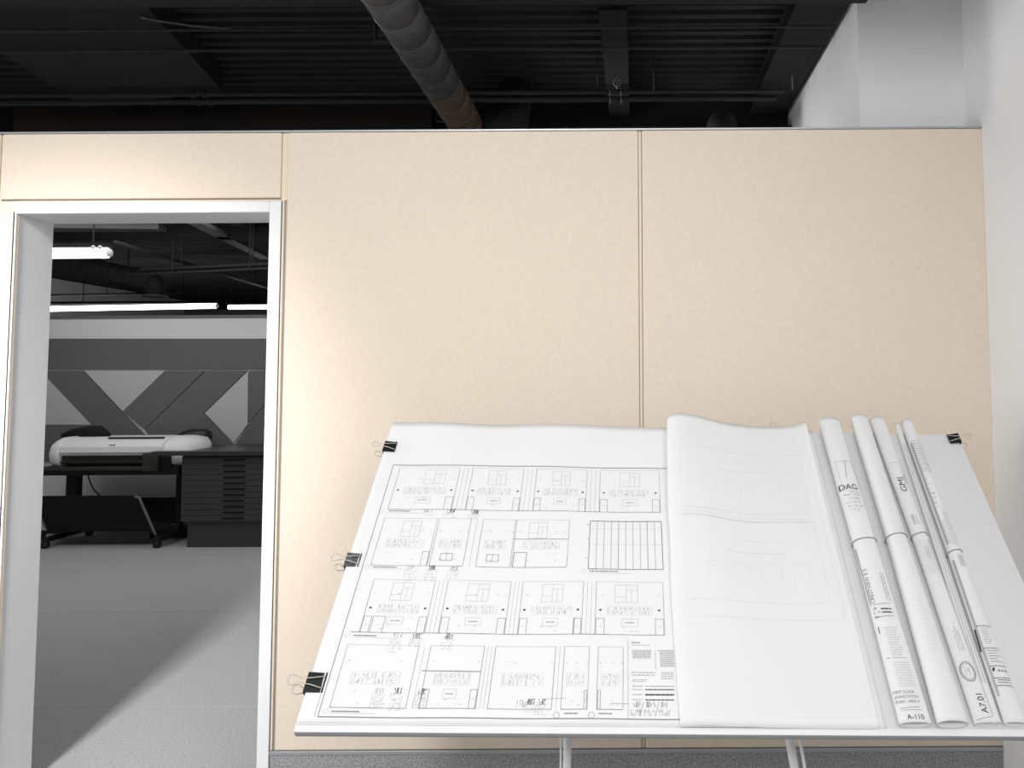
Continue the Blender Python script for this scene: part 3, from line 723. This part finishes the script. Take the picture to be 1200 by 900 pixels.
# ------------------------------------------------------------------ folded-over sheets
def cr(pts, t_):
    n = len(pts)-1; x = t_*n; i = min(int(x), n-1); f_ = x-i
    p = [pts[max(0, i-1)], pts[i], pts[i+1], pts[min(n, i+2)]]
    out = []
    for k in range(2):
        a, b, c, d = (q[k] for q in p)
        out.append(.5*((2*b)+(-a+c)*f_+(2*a-5*b+4*c-d)*f_*f_+(-a+3*b-3*c+d)*f_**3))
    return out
TOPP = [(.15, .012), (.07, .013), (.015, .020), (.0, .042), (.010, .062), (.040, .070), (.085, .062), (.14, .044), (.20, .026), (.27, .016), (.34, .0135), (.40, .020), (.448, .040)]
BOTP = [(.15, .010), (.07, .010), (.018, .0105), (.004, .012), (.008, .016), (.035, .021), (.085, .022), (.14, .019), (.20, .0145), (.27, .012), (.34, .011), (.40, .011), (.464, .012)]
fv0 = B(900, 851, .012)[1]; fv1 = sv1+.004
def flap(s, q):
    v = fv0+(fv1-fv0)*q
    pyq = 850+(497-850)*q
    uf0, uf1 = B(795.5, 846, .012)[0], B(782, 500, .04)[0]
    uf = uf0+(uf1-uf0)*q
    a = cr(TOPP, s); b = cr(BOTP, s); k = q**1.5
    u = uf + a[0]*k+b[0]*(1-k); n = a[1]*k+b[1]*(1-k)
    env = max(0, min(1, (s-.35)*5))
    dent = math.exp(-((q-.52)/.10)**2)*.6
    u += -.010*math.sin(math.pi*q)*(1-env) + .006*dent*(1-env)
    n += env*(.0035*math.sin(u*24+q*6)*math.sin(math.pi*q) + .004*math.exp(-((u-uf-.27)/.02)**2)*math.exp(-((q-.45)/.14)**2) )
    n = max(n, .0105)
    return u, v, n
fo = empty('folded_sheets', bw(flap(.5, 0)[0], fv0, .01), 'upper sheets folded over to the right, curling at the top of the drafting table', 'drawings')
def flap_mesh(name, off, du=0, dv=0, mt=None, s0=0.0):
    bm = NB(); nu, nv = 130, 50; g_ = []; h_ = []
    for i in range(nu+1):
        r1, r2 = [], []
        for j in range(nv+1):
            s = s0+(1-s0)*i/nu; q = j/nv
            u, v, n = flap(s, q); u2, v2, n2 = flap(min(1, s+.004), q); u1_, _, n1_ = flap(max(0, s-.004), q)
            d = Vector((u2-u1_, n2-n1_)); d.normalize() if d.length > 0 else None
            nn = Vector((-d.y, d.x))
            e_ = s**3
            r1.append(bm.verts.new(bw(u+nn.x*off+du*e_, v+dv, n+nn.y*off))); r2.append(bm.verts.new(bw(u+nn.x*(off-.0006)+du*e_, v+dv, n+nn.y*(off-.0006))))
        g_.append(r1); h_.append(r2)
    for i in range(nu):
        for j in range(nv):
            bm.faces.new((g_[i][j], g_[i+1][j], g_[i+1][j+1], g_[i][j+1])); bm.faces.new((h_[i][j], h_[i][j+1], h_[i+1][j+1], h_[i+1][j]))
    for i in range(nu):
        bm.faces.new((g_[i][0], h_[i][0], h_[i+1][0], g_[i+1][0])); bm.faces.new((g_[i][nv], g_[i+1][nv], h_[i+1][nv], h_[i][nv]))
    for j in range(nv):
        bm.faces.new((g_[0][j], g_[0][j+1], h_[0][j+1], h_[0][j])); bm.faces.new((g_[nu][j], h_[nu][j], h_[nu][j+1], g_[nu][j+1]))
    return obj(name, bm, mt or M['paper2'], fo, True)
flap_mesh('folded_sheet', 0.0)
flap_mesh('folded_sheet', -.0018, -.004, -.003)
# faint show-through of the drawing on the reverse
def ff(s, q):
    s = max(.31, min(.995, s)); u, v, n = flap(s, q); u2, v2, n2 = flap(min(1, s+.004), q); u1_, _, n1_ = flap(s-.004, q)
    d = Vector((u2-u1_, n2-n1_)).normalized(); return bw(u-d.y*.0008, v, n+d.x*.0008)
fi = Ink(ff, .02)
for q0, q1 in ((.33, .60), (.63, .87)):
    fi.line((.42, q0), (.42, q1), .0012); fi.line((.42, q1), (.93, q1), .0014); fi.line((.93, q0), (.93, q1), .0012); fi.line((.42, q0), (.93, q0), .0014)
    for k in range(4):
        s_ = .52+.1*k; fi.line((s_, q0+.05), (s_, q0+.12), .0009); fi.line((s_, q0+.12), (s_+.06, q0+.12), .0012); fi.line((s_+.06, q0+.05), (s_+.06, q0+.12), .0009)
    fi.line((.6, q0+.16), (.8, q0+.16), .0022); fi.line((.66, q0+.2), (.82, q0+.2), .0012)
fi.line((.965, .28), (.965, .93), .0012); fi.line((.40, .605), (.93, .600), .0020); fi.line((.40, .615), (.9, .611), .0012)
fi.line((.40, .28), (.965, .28), .0012)
fi.done('show_through_lines', M['ink_faint'], fo)

# ------------------------------------------------------------------ paper rolls
class Roll:
    """flattened spiral paper roll between two pixel positions on the board"""
    def __init__(s, top, bot, a_top, a_mid, a_bot, b_top, b_mid, b_bot, label, tband=None, name='rolled_drawings', open_ang=20, n_extra=0.0, turns=1.35):
        s.p = (a_bot, a_mid, a_top, b_bot, b_mid, b_top); s.ne = n_extra
        u0, v0 = B(*bot, b_bot+n_extra); u1, v1 = B(*top, b_top+n_extra)
        s.u0, s.v0, s.u1, s.v1 = u0, v0, u1, v1
        s.L = math.hypot(u1-u0, v1-v0); s.d = ((u1-u0)/s.L, (v1-v0)/s.L); s.e = (s.d[1], -s.d[0])
        s.tb = tband
        s.root = empty(name, bw(u0, v0, 0), label, 'paper roll')
        bm = NB(); NT, NA = 60, 56; tot = 2*math.pi*turns; R1, R2 = [], []
        st = math.radians(open_ang)
        for i in range(NT+1):
            t_ = i/NT; r1, r2 = [], []
            for j in range(NA+1):
                th = st + tot*j/NA; k = 1-.012*(NA-j)/NA*2*3.2
                k = 1-.09*(j/NA)
                r1.append(bm.verts.new(s.ell(th, t_, k))); r2.append(bm.verts.new(s.ell(th, t_, k-.035)))
            R1.append(r1); R2.append(r2)
        for i in range(NT):
            for j in range(NA):
                bm.faces.new((R1[i][j], R1[i+1][j], R1[i+1][j+1], R1[i][j+1])); bm.faces.new((R2[i][j], R2[i][j+1], R2[i+1][j+1], R2[i+1][j]))
        for i in range(NT):
            bm.faces.new((R1[i][0], R2[i][0], R2[i+1][0], R1[i+1][0])); bm.faces.new((R1[i][NA], R1[i+1][NA], R2[i+1][NA], R2[i][NA]))
        for j in range(NA):
            bm.faces.new((R1[0][j], R1[0][j+1], R2[0][j+1], R2[0][j])); bm.faces.new((R1[NT][j], R2[NT][j], R2[NT][j+1], R1[NT][j+1]))
        obj('paper_sheet', bm, M['paper_roll'], s.root, True)
        if tband is not None:
            tt = s.t_of_y(tband); s.tt = tt
            pts = [s.ell(2*math.pi*k/40, tt+.004*math.cos(2*math.pi*k/40), 1.0, .0016) for k in range(40)]
            bm = NB(); tube(bm, pts, .0016, 6, closed=True); obj('rubber_band', bm, M['band'], s.root, True)
    def ab(s, t_):
        a0, am, a1, b0, bm_, b1 = s.p
        f = (lambda x, m_, y: x*(1-2*t_)+m_*2*t_ if t_ < .5 else m_*(2-2*t_)+y*(2*t_-1))
        a, b = f(a0, am, a1), f(b0, bm_, b1)
        return a, b
    def ell(s, th, t_, k=1.0, add=0.0):
        a, b = s.ab(t_)
        a = a*k+add; b2 = b*k+add
        x = a*math.cos(th); y = b2*math.sin(th)
        return bw(s.u0+s.d[0]*s.L*t_+s.e[0]*x, s.v0+s.d[1]*s.L*t_+s.e[1]*x, s.ne+b+.0005+y)
    def t_of_y(s, py, x=0.0):
        lo, hi = 0.0, 1.0
        for _ in range(30):
            m_ = (lo+hi)/2
            if proj(s.surf(x, m_*s.L))[1] > py: lo = m_
            else: hi = m_
        return lo
    def surf(s, x, dist):
        t_ = dist/s.L; a, b = s.ab(t_); r = max(-.985, min(.985, x/a))
        return bw(s.u0+s.d[0]*dist+s.e[0]*x, s.v0+s.d[1]*dist+s.e[1]*x, s.ne+b+b*math.sqrt(1-r*r)+.0016)
    def Y(s, py, x=0.0): return s.t_of_y(py, x)*s.L
    def ink(s): return Ink(s.surf, .004)

# sheet size ends: first roll
r1 = Roll((971, 494), (1073, 849.5), .037, .034, .040, .020, .022, .014, 'wide paper roll marked DAG and A-110, first right of the folded sheets', 630)
k = r1.ink(); kd = r1.ink(); kl = r1.ink()
Y = r1.Y
kl.line((-.024, Y(540)), (.028, Y(540)), .0018); kl.line((.028, Y(538)), (.030, Y(566)), .001); kl.line((-.024, Y(540)), (-.022, Y(572)), .001)
k.line((.006, Y(539)), (-.004, Y(560)), .0014)
kd.text('DAG', (-.0345, Y(573)), .029, stretch=.90)
k.line((-.008, Y(576)), (.026, Y(576)), .0014)
for i, (a, b) in enumerate(((-.026, .024), (-.024, .02), (-.024, .016), (-.022, .022), (-.02, .01))): k.scrib(a, Y(580+4.4*i), b, .0055, .0009, .0035)
k.text('CRESTVIEW E S', (-.0215, Y(706)), .0135, dx=(0, 1), dy=(-1, 0), stretch=1.12)
k.line((-.033, Y(707)), (-.033, Y(640)), .0012)
for x in (.012, .019): k.scrib(0, 0, 0) or [k.line((x, Y(703)+.006*i), (x, Y(703)+.006*i+random.uniform(.002, .005)), .0022) for i in range(14)]
k.line((-.028, Y(707.5)), (.018, Y(706.5)), .0012); k.line((-.028, Y(722)), (.018, Y(721.5)), .0012)
for i in range(2): kd.dash(-.012, Y(713+4*i), .015, .0038, .004, .0010)
for i in range(3): kd.scrib(-.03, Y(713+5*i), -.018, .006, .0012, .004)
kd.line((-.030, Y(733)), (-.030, Y(741)), .0016)
for i in range(12): kl.dash(-.014 if i % 3 else -.018, Y(735+2.9*i), .016-(i % 4)*.003, .0016, .006, .002)
k.line((-.030, Y(770)), (-.022, Y(770)), .0016); k.dash(-.015, Y(770.5), .018, .0012)
for i in range(10): kl.dash(-.018, Y(776+3*i), .022, .0010, .012, .001)
for i, tx_ in enumerate(('FIRST FLOOR', 'ANNOTATION', 'PLAN - AREA A')): k.text(tx_, (-.036, Y(812.5+5.6*i, -.02)), .0100, stretch=.84)
k.line((-.030, Y(829)), (.016, Y(828)), .0010); k.dash(-.028, Y(831.5), .020, .0012)
kd.text('A-110', (-.020, Y(842.5)), .0165, stretch=.98)
kl.done('pale_print', M['ink_light'], r1.root); k.done('print', M['ink'], r1.root); kd.done('lettering', M['ink_dark'], r1.root)

r2 = Roll((1006, 491), (1116, 849), .029, .030, .038, .024, .026, .020, 'plain paper roll with faint print, second of the rolls from the left', 624.5, open_ang=-20)
kl = r2.ink()
for i in range(26): kl.dash(-.012, r2.Y(545+4.2*i), .008, .0014, .006, .003)
for i in range(16): kl.dash(-.008, r2.Y(700+4.2*i), .014, .0014, .006, .003)
kl.done('faint_print', M['ink_faint'], r2.root)

r3 = Roll((1027, 492), (1155.5, 849), .025, .023, .029, .018, .018, .010, 'paper roll marked A7.01 with a round stamp, third of the rolls', 624)
k = r3.ink(); kd = r3.ink(); kl = r3.ink(); Y = r3.Y
kl.line((-.018, Y(542)), (.017, Y(541)), .0012); kl.line((.019, Y(541)), (.020, Y(612)), .0008)
kd.text('GMI', (.0065, Y(576)), .025, dx=(0, 1), dy=(-1, 0), stretch=1.3)
for x in (.010, .0135, .017): [k.line((x, Y(567)+.005*i), (x, Y(567)+.005*i+random.uniform(.002, .004)), .0013) for i in range(9 if x > .011 else 13)]
for x in (-.008, -.004, .004): [kd.line((x, Y(614)+.005*i), (x, Y(614)+.005*i+random.uniform(.002, .004)), .0015) for i in range(7)]
for i in range(6): kl.line((-.012+.005*i, Y(672)), (-.012+.005*i, Y(632)), .0006)
for x in (-.003, .004): [k.line((x, Y(654)+.005*i), (x, Y(654)+.005*i+.003), .0014) for i in range(8)]
k.line((.020, Y(838)), (.018, Y(630)), .0009); k.line((-.022, Y(843)), (.018, Y(839)), .0010)
for x in (-.006, .000, .006): [k.line((x, Y(762)+.006*i), (x, Y(762)+.006*i+random.uniform(.002, .005)), .0014) for i in range(9 if x else 11)]
cyv = Y(786.5); 
for rr, ww in ((1.0, .0020), (.82, .0010)): k.poly([(-.004+.0175*rr*math.cos(i*math.pi/12), cyv+.024*rr*math.sin(i*math.pi/12)) for i in range(24)], ww, True)
for i in range(3): k.scrib(-.010, cyv-.008+.007*i, .002, .005, .0009, .004)
kd.text('A7.01', (.011, Y(835.5)), .0225, dx=(0, 1), dy=(-1, 0), stretch=.92)
kl.done('pale_print', M['ink_light'], r3.root); k.done('print', M['ink'], r3.root); kd.done('lettering', M['ink_dark'], r3.root)

r5 = Roll((1050.5, 497), (1167, 848), .009, .011, .013, .008, .009, .008, 'thin loose paper roll tucked against the rightmost printed roll', None, name='thin_rolled_sheet')
k = r5.ink()
for x in (-.004, .003): k.line((x, r5.Y(800)), (x*.8, r5.Y(520)), .0009)
k.done('print', M['ink'], r5.root)

r4 = Roll((1062, 495), (1190, 849), .0195, .0205, .028, .017, .018, .012, 'narrow paper roll with ruled printed bands, rightmost on the table', 644, open_ang=-30)
k = r4.ink(); kd = r4.ink(); kl = r4.ink(); Y = r4.Y
for x in (-.0165, -.0140): k.line((x, Y(518)), (x, Y(636)), .0012)
for x in (-.0175, -.0150): k.line((x, Y(655)), (x*1.25, Y(815)), .0012)
k.line((-.016, Y(517)), (.014, Y(515)), .0014)
for i in range(17): (k if i % 3 else kd).dash(-.012, Y(519+2.05*i), .015, .0011, .007, .0012)
for i in range(7): kd.scrib(-.010, Y(562+5.5*i), .000 if i % 2 else -.004, .006, .0009, .004)
for i in range(20): k.dash(-.002 if i < 5 else -.012, Y(600+1.9*i), .014, .0009, .006, .0014)
for i in range(12): kl.dash(-.003, Y(650+1.1*i), .013, .0012, .004, .0006)
for y in (733, 759, 780, 794, 803): kd.line((-.018, Y(y)), (.024, Y(y)), .0013)
for i in range(9): k.dash(-.010, Y(736+2.2*i), .012-(i % 3)*.003, .0009, .006, .001)
for i in range(5): kd.dash(-.012, Y(762+3.2*i), .018-(i % 2)*.01, .0013, .004, .001)
kd.line((-.014, Y(786)), (-.010, Y(782)), .0045); kd.scrib(-.002, Y(787), .018, .006, .0014, .004)
for i in range(2): kd.dash(-.012, Y(796.5+2.8*i), .020, .0016, .004, .001)
kd.line((-.024, Y(762)), (-.022, Y(736)), .0024)
kl.done('pale_print', M['ink_light'], r4.root); k.done('print', M['ink'], r4.root); kd.done('lettering', M['ink_dark'], r4.root)

# ------------------------------------------------------------------ binder clips
def clip(px, py, ang, label, size=.046, hn=.004, spread=0.35, mt=None):
    """ang: direction (in the board plane) in which the handles point, degrees from +u"""
    u, v = B(px, py, hn)
    t_ = empty('binder_clip', bw(u, v, 0), label, 'clip', None)
    ca, sa = math.cos(math.radians(ang)), math.sin(math.radians(ang))
    P = lambda a, b, n: bw(u+ca*a-sa*b, v+sa*a+ca*b, n)       # a outward, b along the edge
    s = size; h = s/2; d = s*.5
    prof = [(-d, hn+.0035), (d*.75, .013), (d*.78, .011), (d*.78, -.033), (d*.75, -.036), (-d*.9, -.0265), (-d*.9, -.0255), (d*.66, -.0325), (d*.66, .0105), (-d, hn+.0020)]
    bm = NB(); prism(bm, [P(a, -h, n) for a, n in prof], P(0, h, 0)-P(0, -h, 0))
    obj('clip_body', bm, mt or M['clip'], t_)
    bm = NB(); tube(bm, [P(-d, -h, hn+.0042), P(-d, h, hn+.0042)], .0022, 8); obj('rolled_lip', bm, mt or M['clip'], t_, True)
    # upper handle lies over the body and points outward
    bm = NB(); w2 = h*.62; n0 = hn+.006
    pts = [P(-d, -w2, n0+.001), P(d*.2, -w2*.55, n0+.006), P(d*1.2, -w2*.35, .018), P(d*1.8, -w2*.8, .020), P(d*2.25, -w2*.75, .021), P(d*2.45, 0, .0215), P(d*2.25, w2*.75, .021), P(d*1.8, w2*.8, .020), P(d*1.2, w2*.35, .018), P(d*.2, w2*.55, n0+.006), P(-d, w2, n0+.001)]
    tube(bm, pts, .0013, 6); obj('wire_handle', bm, M['clip_wire'], t_, True)
    bm = NB(); pts = [P(a.x, a.y, a.z) for a in [Vector(q) for q in ((-d*.9, -w2, -.030), (d*.8, -w2*.5, -.040), (d*1.5, -w2*.4, -.03), (d*1.9, -w2*.8, -.026), (d*2.3, -w2*.6, -.022), (d*2.4, 0, -.02), (d*2.3, w2*.6, -.022), (d*1.9, w2*.8, -.026), (d*1.5, w2*.4, -.03), (d*.8, w2*.5, -.040), (-d*.9, w2, -.030))]]
    tube(bm, pts, .0013, 6); obj('wire_handle', bm, M['clip_wire'], t_, True)
    return t_
M['clip_glint'] = mat('glint_grey_clip_steel', (.14, .14, .14), .3, .3, bump=.3, bscale=120, var=.7, vscale=120)  # patchy grey paints in the glint on the middle clip's steel
clip(456, 524.5, 180, 'black binder clip highest on the left edge of the table', .040)
clip(412.5, 657.5, 180, 'binder clip with a painted grey glint at the middle of the left table edge', .042, mt=M['clip_glint'])
clip(368.5, 801, 180, 'large black binder clip lowest on the left edge of the table', .048)
clip(1118.5, 515.5, 0, 'black binder clip at the top right corner of the table', .038, hn=.0005)
k_ = clip(868, 507.5, 90, 'binder clip behind the folded sheets, wire loop above their dip', .030, hn=.004)
k2_ = clip(908, 507.5, 90, 'binder clip behind the folded sheets, wire loop nearer the rolls', .034, hn=.004)
for q_ in (k_, k2_): q_.location = q_.location - BN*.011      # these two grip the board under the folded sheets

# ------------------------------------------------------------------ groups of repeats
GROUPS = {'binder_clip': 'binder clips around the table edges', 'rolled_drawings': 'paper rolls on the right of the drafting table',
          'tube_lamp': 'glowing tube lamps in the plotting room', 'pipe_clamp': 'clamps on the pipes above the partition',
          'conduit': 'thin conduits under the deck', 'hanger_rod': 'drop rods under the deck', 'steel_channel': 'channels seen through the doorway',
          'lamp_bolt': 'bolts on the nearest tube lamp'}
for o in bpy.data.objects:
    k_ = o.name.split('.')[0]
    if o.parent is None and 'category' in o and k_ in GROUPS: o['group'] = GROUPS[k_]
